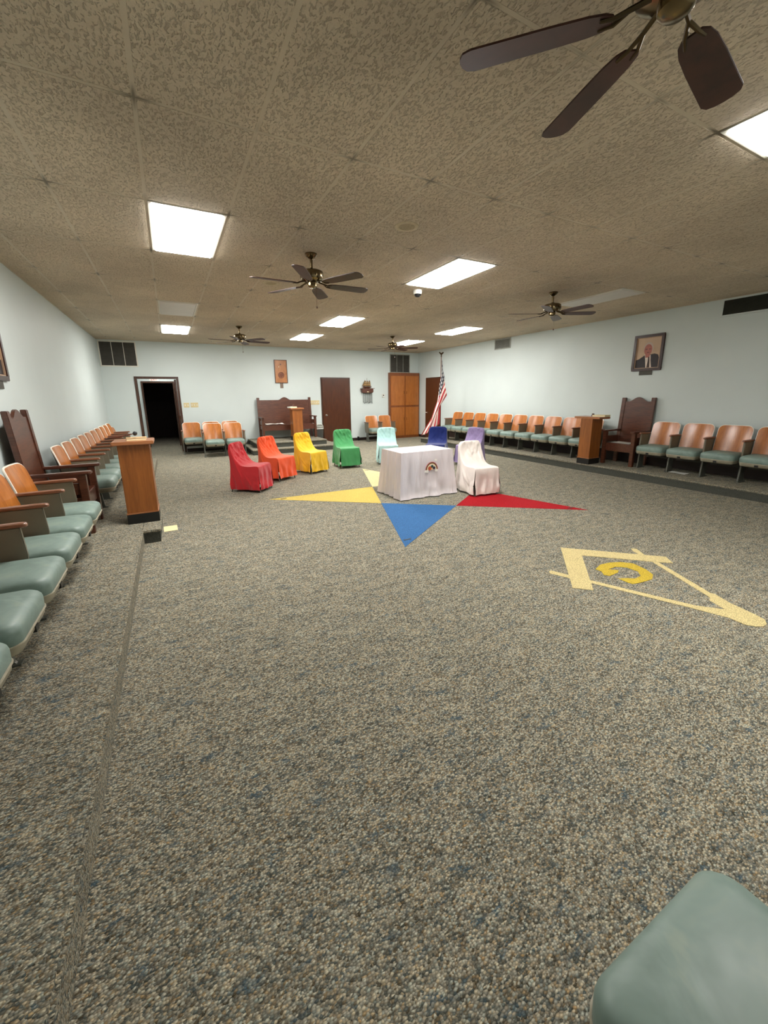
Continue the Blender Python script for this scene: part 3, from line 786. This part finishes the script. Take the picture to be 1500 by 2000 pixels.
tc = m.build('tablecloth', satin, None, smooth=80, loc=((TX0+TX1)/2, (TY0+TY1)/2, 0)); tag(tc, 'white satin tablecloth with a small rainbow emblem draped over the table', 'tablecloth')
# rainbow emblem sewn on the front
em = bpy.data.objects.new('rainbow_emblem', None)
e0 = Vector((.055, -hy-.037, .425))
def arc(r0, r1, a0, a1, y, n=14):
    return MB().prism([(r1*math.cos(a0+(a1-a0)*k/n), r1*math.sin(a0+(a1-a0)*k/n)) for k in range(n+1)]+[(r0*math.cos(a1-(a1-a0)*k/n), r0*math.sin(a1-(a1-a0)*k/n)) for k in range(n+1)],
                      lambda a, b, h: (a*.92, h, b), y, y+.003)
def blob(cx, cz, r, y, n=14): return MB().prism([(cx+r*math.cos(2*PI*k/n), cz+r*math.sin(2*PI*k/n)) for k in range(n)], lambda a, b, h: (a, h, b), y, y+.003)
bandm = MB()
for i, (r0, r1, c) in enumerate(((.094, .103, (200, 120, 110)), (.082, .094, (24, 22, 26)), (.072, .082, (226, 190, 120)), (.062, .072, (226, 222, 214)))):
    arc(r0, r1, 0, PI, -.003-.0006*i).build('rainbow_band', simple('emb%d' % i, srgb(*c), .7), tc, loc=e0).scale = (1.25, 1, 1.25)
arc(0.0, .062, 0, PI, -.002).build('emblem_field', simple('embf', srgb(226, 208, 186), .7), tc, loc=e0).scale = (1.25, 1, 1.25)
for i, (cx, cz, r, c) in enumerate(((-.030, .022, .027, (184, 84, 44)), (.004, .045, .018, (30, 70, 50)), (.034, .022, .019, (40, 44, 62)), (0, .012, .012, (230, 190, 140)))):
    blob(cx, cz, r, -.006-.0005*i).build('emblem_patch', simple('embp%d' % i, srgb(*c), .7), tc, loc=e0).scale = (1.25, 1, 1.25)
for ci, (cx, cz, r) in enumerate(((-.085, -.012, .016), (-.066, -.015, .018), (-.10, -.016, .012), (.075, -.010, .015), (.058, -.014, .013), (.05, .125, .014), (.064, .12, .012))):
    blob(cx, cz, r, -.007-.0009*ci).build('cloud_patch', M['white_cloth'], tc, loc=e0).scale = (1.25, 1, 1.25)
bpy.data.objects.remove(em)

# ------------------------------------------------------------------ ceiling fans
def fan(label, x, y, deg, chain=True, drop=0):
    t = thing('ceiling_fan', label, 'ceiling fan', (x, y, H-drop), math.radians(deg), 'six-bladed ceiling fans')
    MB().lathe([(.004, drop), (.066, drop), (.068, drop-.012), (.05, drop-.035), (.03, drop-.05), (.016, drop-.055), (.014, -.14), (.03, -.15), (.03, -.162), (.002, -.165)][::-1], (0, 0, 0), 20).build('canopy', M['brass'], t, smooth=40)
    mo = MB().lathe([(.01, -.16), (.10, -.168), (.122, -.18), (.126, -.2), (.126, -.245), (.118, -.262), (.09, -.275), (.03, -.285), (.002, -.286)][::-1], (0, 0, 0), 28).build('motor_housing', M['brass'], t, smooth=35)
    mm = MB()
    for k in range(16):
        a = 2*PI*k/16; ca, sa = math.cos(a), math.sin(a)
        mm.add([((.1265)*math.cos(a+da), (.1265)*math.sin(a+da), z) for da, z in ((-.06, -.205), (.06, -.205), (.06, -.24), (-.06, -.24))]+[((.123)*math.cos(a+da), (.123)*math.sin(a+da), z) for da, z in ((-.06, -.205), (.06, -.205), (.06, -.24), (-.06, -.24))],
               [(0, 1, 2, 3), (4, 7, 6, 5), (0, 4, 5, 1), (1, 5, 6, 2), (2, 6, 7, 3), (3, 7, 4, 0)])
    mm.build('vent_slots', M['brass_dark'], mo)
    MB().lathe([(.002, -.285), (.05, -.285), (.052, -.295), (.05, -.325), (.035, -.338), (.002, -.342)], (0, 0, 0), 20).build('switch_housing', M['brass'], t, smooth=40)
    for k in range(6):
        a = k*PI/3; ca, sa = math.cos(a), math.sin(a)
        def R(p): return (p[0]*ca-p[1]*sa, p[0]*sa+p[1]*ca, p[2])
        tilt = -.17
        poly = [(.175, -.028), (.20, -.046), (.25, -.056), (.36, -.062), (.62, -.068), (.65, -.056), (.663, -.03), (.667, 0), (.663, .03), (.65, .056), (.62, .068), (.36, .062), (.25, .056), (.20, .046), (.175, .028)]
        m = MB(); m.prism(poly, lambda p, q, h: R((p, q*math.cos(tilt)-h*math.sin(tilt)*0, -.305+q*math.sin(tilt)+h)), -.003, .004)
        bl = m.build('blade', M['blade'], t, bevel=.0015)
        m = MB(); m.tube([R((.07, 0, -.275)), R((.13, 0, -.29)), R((.17, .018, -.312)), R((.215, .028, -.317))], [.009, .008, .007, .005], 6)
        m.tube([R((.13, 0, -.29)), R((.17, -.018, -.305)), R((.215, -.028, -.303))], [.008, .007, .005], 6)
        m.build('blade_bracket', M['brass_dark'], t, smooth=50)
    if not chain: return t
    m = MB(); m.tube([(.04, .02, -.33), (.05, .025, -.35), (.052, .026, -.52)], .0016, 5); ch = m.build('pull_chain', M['brass'], t)
    MB().lathe([(.002, -.545), (.008, -.54), (.009, -.525), (.002, -.52)], (.052, .026, 0), 8).build('chain_bob', M['dark_wood'], ch, smooth=50)
    return t
fan('dark ceiling fan nearest the camera, cut by the top edge of the photo', 1.53, .92, 12.5, False, .022)
fan('six-bladed ceiling fan between the left light and the dome camera', 1.545, 4.56, 0)
fan('distant ceiling fan hanging over the theatre seats near the far wall, left of centre', 1.545, 9.62, 8)
fan('ceiling fan with red-brown blade near the right wall', 5.39, 4.58, -28)
fan('distant ceiling fan before the tall cabinet, beside the last lit light', 5.39, 9.62, -34)

# ------------------------------------------------------------------ small ceiling fittings
dc = thing('dome_camera', 'small white dome camera with black lens on the ceiling beside the centre light', 'camera', (3.43, 5.36, H))
MB().lathe([(.002, 0), (.062, 0), (.066, -.012), (.062, -.05), (.055, -.056), (.002, -.056)], (0, 0, 0), 20).build('housing', M['white_pl'], dc, smooth=40)
MB().lathe([(.05, -.054), (.046, -.075), (.028, -.092), (.002, -.098)], (0, 0, 0), 18).build('lens_dome', M['black'], dc, smooth=50)
M['spk'] = simple('speaker_grille', srgb(196, 182, 152), .7, var=.1, scale=60)
M['spk2'] = simple('speaker_cone', srgb(168, 154, 126), .8, var=.2, scale=90)
for x, y, l in ((2.11, 3.49, 'round ceiling speaker grille nearest the camera'), (1.42, 5.90, 'round ceiling speaker grille behind the middle left fan')):
    t = thing('ceiling_speaker', l, 'speaker', (x, y, H), 0, 'round ceiling speakers')
    MB().lathe([(.072, -.004), (.085, -.007), (.108, -.005), (.112, 0), (.072, 0)], (0, 0, 0), 24, cap=False).build('rim', M['spk'], t, smooth=50)
    MB().lathe([(.002, -.006), (.07, -.004), (.072, 0)], (0, 0, 0), 24).build('grille', M['spk2'], t, smooth=50)

# ------------------------------------------------------------------ air vents (built facing -y, origin at lower left)
def vent(label, loc, rz, w, h, cells, slats, fm, lm, mull=.012, d=.03):
    t = thing('air_vent', label, 'vent', loc, rz)
    f = MB(); e = .028
    f.box(0, w, -.014, 0, 0, e).box(0, w, -.014, 0, h-e, h).box(0, e, -.014, 0, e, h-e).box(w-e, w, -.014, 0, e, h-e); f.build('frame', fm, t)
    box(e, w-e, -.003, 0, e, h-e).build('duct', M['hole'], t)
    for k in range(1, cells):
        x = e+(w-2*e)*k/cells; box(x-mull/2, x+mull/2, -.015, -.003, e, h-e).build('mullion', fm, t)
    s = MB()
    for k in range(slats):
        z = e+(h-2*e)*(k+.5)/slats; q = (h-2*e)/slats*.42
        s.add([(e, -.013, z-q), (w-e, -.013, z-q), (w-e, -.004, z+q), (e, -.004, z+q), (e, -.011, z-q-.001), (w-e, -.011, z-q-.001), (w-e, -.002, z+q-.001), (e, -.002, z+q-.001)], [(0, 1, 2, 3), (4, 7, 6, 5), (0, 4, 5, 1), (2, 6, 7, 3)])
    tag(s.build('louvres', lm, t), kind='stuff')
    return t
vent('large dark return vent in three sections above the open doorway, at the left corner', (-1.46, YF, 2.40), 0, .85, .65, 3, 26, M['white_metal'], M['mesh_dark'])
vent('dark return vent on the far wall directly above the tall cabinet', (7.19, YF, 2.36), 0, .84, .65, 3, 26, M['vent_grey'], M['mesh_dark'])
vent('small pale grey vent high on the right wall', (XR, 9.03, 2.79), -PI/2, .61, .28, 1, 12, M['vent_grey'], simple('pale_louvre', srgb(132, 134, 128), .5))
vent('long dark vent under the ceiling at the right edge of the photo', (XR, 3.66, 2.79), -PI/2, 1.3, .285, 1, 12, M['wall'], simple('blackish_louvre', srgb(52, 54, 46), .6))

# ------------------------------------------------------------------ switches and thermostat (far wall, facing -y)
def plate(label, x, z, w, h, n, group):
    t = thing('switch_plate', label, 'light switch', (x, YF, z), 0, group)
    box(0, w, -.008, 0, 0, h).build('plate', M['brass_plate'], t, bevel=.003)
    for k in range(n):
        c = w*(k+.5)/n; box(c-.008, c+.008, -.02, -.008, h/2-.018, h/2+.018).build('toggle', M['white_pl'], t)
plate('beige switch plate with two toggles next to the open doorway', .375, 1.29, .15, .135, 2, 'beige switch plates')
plate('wider beige switch plate with three toggles above the theatre seats by the doorway', .56, 1.29, .20, .135, 3, 'beige switch plates')
plate('beige switch plate with five toggles between bench and brown door', 4.14, 1.29, .34, .14, 5, 'beige switch plates')
th = thing('thermostat', 'small white round-dial thermostat on the wall beside the tall cabinet', 'thermostat', (6.91, YF, 1.55))
box(-.07, .07, -.02, 0, -.085, .085).build('housing', M['white_pl'], th, bevel=.01)
o = MB().lathe([(.002, 0), (.03, 0), (.028, .012), (.002, .014)]).build('dial', M['grey_pl'], th, smooth=40); o.rotation_euler = (PI/2, 0, 0); o.location = (0, -.02, .02)
box(-.055, .055, -.024, -.019, -.068, -.055).build('scale_window', M['grey_pl'], th)
ds = box(-.03, .03, -.06, 0, 0, .14).build('door_stop', M['black'], None, bevel=.008, loc=(5.86, YF-.014, 0)); tag(ds, 'small black block standing at the far wall beside the brown door', 'door stop')

th.scale = (.8, 1, .8)
# ------------------------------------------------------------------ plaque, ship shelf, portraits
pq = thing('wooden_plaque', 'tall orange wooden plaque with a dark round medallion above the bench', 'plaque', (3.25, YF, 1.99))
box(-.195, .195, -.02, 0, 0, .70).build('board', wood('plaque_wood', srgb(150, 92, 46), srgb(190, 128, 74), (10, 10, 3), .4, .3), pq, bevel=.006)
fr = MB()
for a in ((-.20, .20, -.028, 0, -.005, .012), (-.20, .20, -.028, 0, .688, .705), (-.20, -.183, -.028, 0, .012, .688), (.183, .20, -.028, 0, .012, .688)): fr.box(*a)
fr.build('moulding', M['trim_wood'], pq)
ring = MB(); n = 28
for r0, r1, y0, y1 in ((.07, .095, -.034, -.018), (.0005, .062, -.026, -.018)):
    ring.rings([[(r*math.cos(2*PI*k/n), y, .24+r*math.sin(2*PI*k/n)) for k in range(n)] for r, y in ((r0, y1), (r0, y0), (r1, y0), (r1, y1))], cap=False)
ring.build('medallion', wood('medallion', srgb(92, 42, 14), srgb(130, 66, 26)), pq, smooth=40)
blob(0, .565, .022, -.024).build('small_stud', M['dark_wood'], pq)
blob(-.06, .49, .014, -.024).build('pale_stud', M['paper'], pq)
tg = box(-.05, .05, -.012, 0, -.16, -.005).build('hanging_tag', simple('tag_grey', srgb(120, 104, 90), .6), pq)

sh = thing('ship_shelf', 'dark wooden wall shelf carrying a small brown sailing ship with hanging metal rods', 'wall shelf', (6.24, YF, 1.66))
mm = MB(); mm.prism([(-.22, .14), (-.22, .03), (-.19, 0), (.19, 0), (.22, .03), (.22, .14)], lambda a, b, h: (a, h, b), -.12, 0); mm.build('shelf_box', M['dark_wood_h'], sh, bevel=.006)
box(-.24, .27, -.13, 0, .14, .155).build('shelf_board', M['dark_wood_h'], sh)
o = box(-.03, .03, -.126, -.12, .02, .05).build('name_tag', M['paper'], sh)
for k in range(10):
    x = (-.15+.04*(k % 5)) if k < 5 else (.05+.035*(k % 5)); L = .30+.05*((k*7) % 4)/4
    rr = MB().tube([(x, -.05-.012*(k % 2), 0), (x, -.05-.012*(k % 2), -L)], .0075, 6).build('hanging_rod', M['leg'], sh, smooth=50)
    MB().lathe([(.002, -L-.03), (.013, -L-.02), (.013, -L-.005), (.002, -L)], (x, -.05-.012*(k % 2), 0), 8).build('rod_weight', M['black'], rr, smooth=50)
sp = thing('model_ship', 'small model sailing ship with tan sails on the dark wall shelf', 'model ship', (6.24, YF-.07, 1.815))
hull = []
for q, w, z in ((-.17, .004, .075), (-.13, .022, .06), (-.05, .034, .05), (.05, .034, .05), (.12, .026, .06), (.16, .012, .075)):
    hull.append([(q, -w, z), (q, -w*.6, z-.03), (q, 0, z-.045), (q, w*.6, z-.03), (q, w, z)])
MB().rings(hull).build('hull', M['dark_wood_h'], sp, smooth=40)
box(-.06, .06, -.025, .025, 0, .012).build('stand', M['dark_wood'], sp)
MB().box(-.05, -.04, -.004, .004, .01, .03).box(.04, .05, -.004, .004, .01, .03).build('stand_pin', M['brass_dark'], sp)
sail = simple('tan_sail', srgb(142, 112, 72), .8, var=.3, scale=20)
for x, h in ((-.09, .29), (-.005, .35), (.08, .28)):
    MB().tube([(x, 0, .04), (x, 0, h)], .004, 6).build('mast', M['dark_wood'], sp)
    for z0, z1, w in ((.075, .15, .05), (.155, .215, .04), (.22, .26, .028)):
        if z1 > h: continue
        S = [[(x-w*.9+1.8*w*i/6, -.012-.022*math.sin(PI*j/4)*1.0, z0+(z1-z0)*j/4) for i in range(7)] for j in range(5)]
        S2 = [[(a, b+.002, c) for a, b, c in r] for r in S]
        MB().grid(S).grid(S2).build('sail', sail, sp, smooth=60)
MB().add([(-.11, 0, .22), (-.19, 0, .09), (-.12, 0, .09), (-.11, .002, .22), (-.19, .002, .09), (-.12, .002, .09)], [(0, 1, 2), (3, 5, 4), (0, 3, 4, 1), (1, 4, 5, 2), (2, 5, 3, 0)]).build('jib', sail, sp)

def portrait(label, loc, rz, w=.56, h=.68, flip=1):
    t = thing('framed_portrait', label, 'picture', loc, rz)
    F = wood('portrait_frame', srgb(34, 14, 10), srgb(62, 28, 20), (20, 20, 20), .35, .3)
    e = .05
    fr = MB()
    for a in ((0, w, 0, e), (0, w, h-e, h), (0, e, e, h-e), (w-e, w, e, h-e)):
        x0, x1, z0, z1 = a; fr.box(x0, x1, -.03, 0, z0, z1)
    fr.build('frame', F, t, bevel=.005)
    fi = MB()
    for x0, x1, z0, z1 in ((e, w-e, e, e+.012), (e, w-e, h-e-.012, h-e), (e, e+.012, e, h-e), (w-e-.012, w-e, e, h-e)): fi.box(x0, x1, -.02, -.001, z0, z1)
    fi.build('inner_fillet', simple('fillet', srgb(176, 146, 120), .5), t)
    box(w*.28, w*.72, -.012, 0, -.08, 0).build('name_plate', simple('plate_dark', srgb(52, 48, 34), .4), t)
    x0, x1, z0, z1 = e+.012, w-e-.012, e+.012, h-e-.012; W, Hh = x1-x0, z1-z0
    ms = [simple('ph_back', srgb(196, 168, 140), .5, scale=4), simple('ph_suit', srgb(34, 26, 30), .5), simple('ph_shirt', srgb(220, 204, 190), .5),
          simple('ph_tie', srgb(58, 34, 22), .5), simple('ph_skin', srgb(172, 104, 90), .5, scale=20), simple('ph_hair', srgb(190, 172, 160), .5)]
    ph = MB()
    def poly(mi, pts, y): ph.cur = mi; ph.add([(x0+W*(a if flip > 0 else 1-a), y, z0+Hh*b) for a, b in pts], [tuple(range(len(pts)))])
    poly(0, [(0, 0), (1, 0), (1, 1), (0, 1)], -.004)
    poly(1, [(0, 0), (1, 0), (1, .28), (.93, .42), (.78, .46), (.62, .44), (.40, .44), (.12, .30), (0, .27)], -.005)
    poly(2, [(.46, 0), (.70, 0), (.64, .26), (.62, .42), (.36, .46), (.40, .30)], -.0056)
    poly(3, [(.50, 0), (.63, 0), (.60, .24), (.58, .36), (.52, .36), (.53, .24)], -.0060)
    poly(5, [(.50+.21*math.cos(2*PI*k/20), .66+.20*math.sin(2*PI*k/20)) for k in range(20)], -.0056)
    poly(4, [(.49+.17*math.cos(2*PI*k/20), .60+.19*math.sin(2*PI*k/20)) for k in range(20)], -.0064)
    poly(4, [(.40, .34), (.58, .34), (.60, .50), (.38, .50)], -.0058)
    ph.cur = 1
    poly(1, [(.37, .615), (.46, .615), (.46, .635), (.37, .635)], -.0068); poly(1, [(.52, .615), (.61, .615), (.61, .635), (.52, .635)], -.0068)
    poly(3, [(.44, .50), (.56, .50), (.55, .515), (.45, .515)], -.0068)
    ph.build('photo_print', ms, t, weld=False)
    return t
portrait('framed portrait of an old man in a dark suit on the right wall', (XR, 5.045, 1.985), -PI/2)
portrait('brown framed picture on the left wall, cut by the left edge of the photo', (XL, 5.13, 1.765), PI/2, flip=-1)

# ------------------------------------------------------------------ tall cabinet in the corner
cb = thing('tall_cabinet', 'tall orange-brown four-door wooden cabinet in the far right corner', 'cabinet', (7.11, 12.92, 0))
W, Hc = 1.26, 2.36
box(0, W, .0, YF-12.92-.015, .0, Hc).build('carcass', M['cabinet_frame'], cb, bevel=.003)
for cx0, cx1, n_ in ((.04, .61, 1), (.65, 1.22, -1)):
    for z0, z1 in ((.09, 1.13), (1.20, 2.25)):
        d = box(cx0, cx1, -.02, 0, z0, z1).build('door', M['cabinet_wood'], cb, bevel=.003)
        xk = cx1-.035 if n_ > 0 else cx0+.035; zk = z1-.42 if z0 < .5 else z0+.46
        MB().tube([(xk, -.02, zk-.05), (xk, -.045, zk-.035), (xk, -.045, zk+.035), (xk, -.02, zk+.05)], .006, 6).build('handle', M['brass_dark'], d, smooth=50)

# ------------------------------------------------------------------ flag
fl = thing('flag_stand', 'flag pole with gold eagle and floor base behind the navy chair', 'flag pole', (7.50, 10.36, PZ))
MB().lathe([(.004, 0), (.15, 0), (.15, .02), (.10, .045), (.03, .07), (.022, .12), (.004, .121)], (0, 0, 0), 24).build('base', M['brass'], fl, smooth=40)
MB().tube([(0, 0, .1), (0, 0, 2.55)], .014, 10).build('pole', M['dark_wood'], fl, smooth=50)
fin = MB().lathe([(.002, 2.55), (.022, 2.555), (.024, 2.575), (.01, 2.59), (.03, 2.62), (.022, 2.65), (.002, 2.66)], (0, 0, 0), 12)
fin.add([(-.02, 0, 2.60), (.0, -.02, 2.60), (.02, 0, 2.60), (-.09, .0, 2.66), (-.075, 0, 2.69), (.09, 0, 2.66), (.075, 0, 2.69), (0, .012, 2.66)], [(0, 1, 3), (3, 4, 7), (0, 3, 7), (1, 2, 5), (2, 5, 7), (5, 6, 7), (0, 7, 2)])
fin.build('eagle_finial', M['brass_dark'], fl, smooth=30)
def flag_mat():
    t = NT('flag_cloth'); uv = t.n('ShaderNodeUVMap'); sp = t.n('ShaderNodeSeparateXYZ'); t.l(uv.outputs[0], sp.inputs[0])
    u, v = sp.outputs[0], sp.outputs[1]
    stripe = t.math('GREATER_THAN', t.math('MODULO', t.math('MULTIPLY', v, 13), 2), 1)
    base = t.mix(stripe, srgb(160, 28, 36), srgb(232, 214, 204))
    inc = t.math('MULTIPLY', t.math('LESS_THAN', u, .42), t.math('LESS_THAN', v, 7/13))
    cu = t.math('FRACT', t.math('MULTIPLY', u, 6/.42)); cv = t.math('FRACT', t.math('MULTIPLY', v, 5*13/7))
    du = t.math('SUBTRACT', cu, .5); dv = t.math('SUBTRACT', cv, .5)
    rr = t.math('ADD', t.math('MULTIPLY', du, du), t.math('MULTIPLY', dv, dv))
    star_ = t.math('LESS_THAN', rr, .075)
    can = t.mix(star_, srgb(22, 26, 44), srgb(214, 210, 204))
    t.l(t.mix(inc, base, can), t.b.inputs['Base Color']); t.b.inputs['Roughness'].default_value = .7
    t.b.inputs['Sheen Weight'].default_value = .2
    return t.m
A, B = 48, 36; vs_, uvs = [], []
lat = Vector((.88, -.47, 0)); dep = Vector((-.47, -.88, 0))
for i in range(A+1):
    u = i/A
    for j in range(B+1):
        v = j/B
        z = 2.46-1.06*v-u*(1.95-.72*v)-.03*math.sin(v*9)*u
        L = .015+.17*v+u*(-.04-.72*v)+.030*math.sin(v*15+u*3)*min(1, u*3+.25)
        D = .035*math.cos(v*15+u*2)*min(1, u*3+.2)+.02*math.sin(u*7+v*5)*u+.01
        p = lat*L+dep*(D+.02); vs_.append((p.x, p.y, z)); uvs.append((u, v))
me = bpy.data.meshes.new('flag'); fs = [(i*(B+1)+j, i*(B+1)+j+1, (i+1)*(B+1)+j+1, (i+1)*(B+1)+j) for i in range(A) for j in range(B)]
me.from_pydata(vs_, [], fs); uvl = me.uv_layers.new(name='UVMap')
for l in me.loops: uvl.data[l.index].uv = uvs[l.vertex_index]
for p in me.polygons: p.use_smooth = True
me.materials.append(flag_mat()); fo = bpy.data.objects.new('flag', me); COL.objects.link(fo)
fo.location = (7.50, 10.36, PZ); md = fo.modifiers.new('thick', 'SOLIDIFY'); md.thickness = .003
tag(fo, 'stars and stripes flag hanging in folds from the pole, right of the cabinet', 'flag')

# parts that nothing sits under: make sure template seat really is placed
for o in list(COL.objects):
    if o.get('label') == '': del o['label']
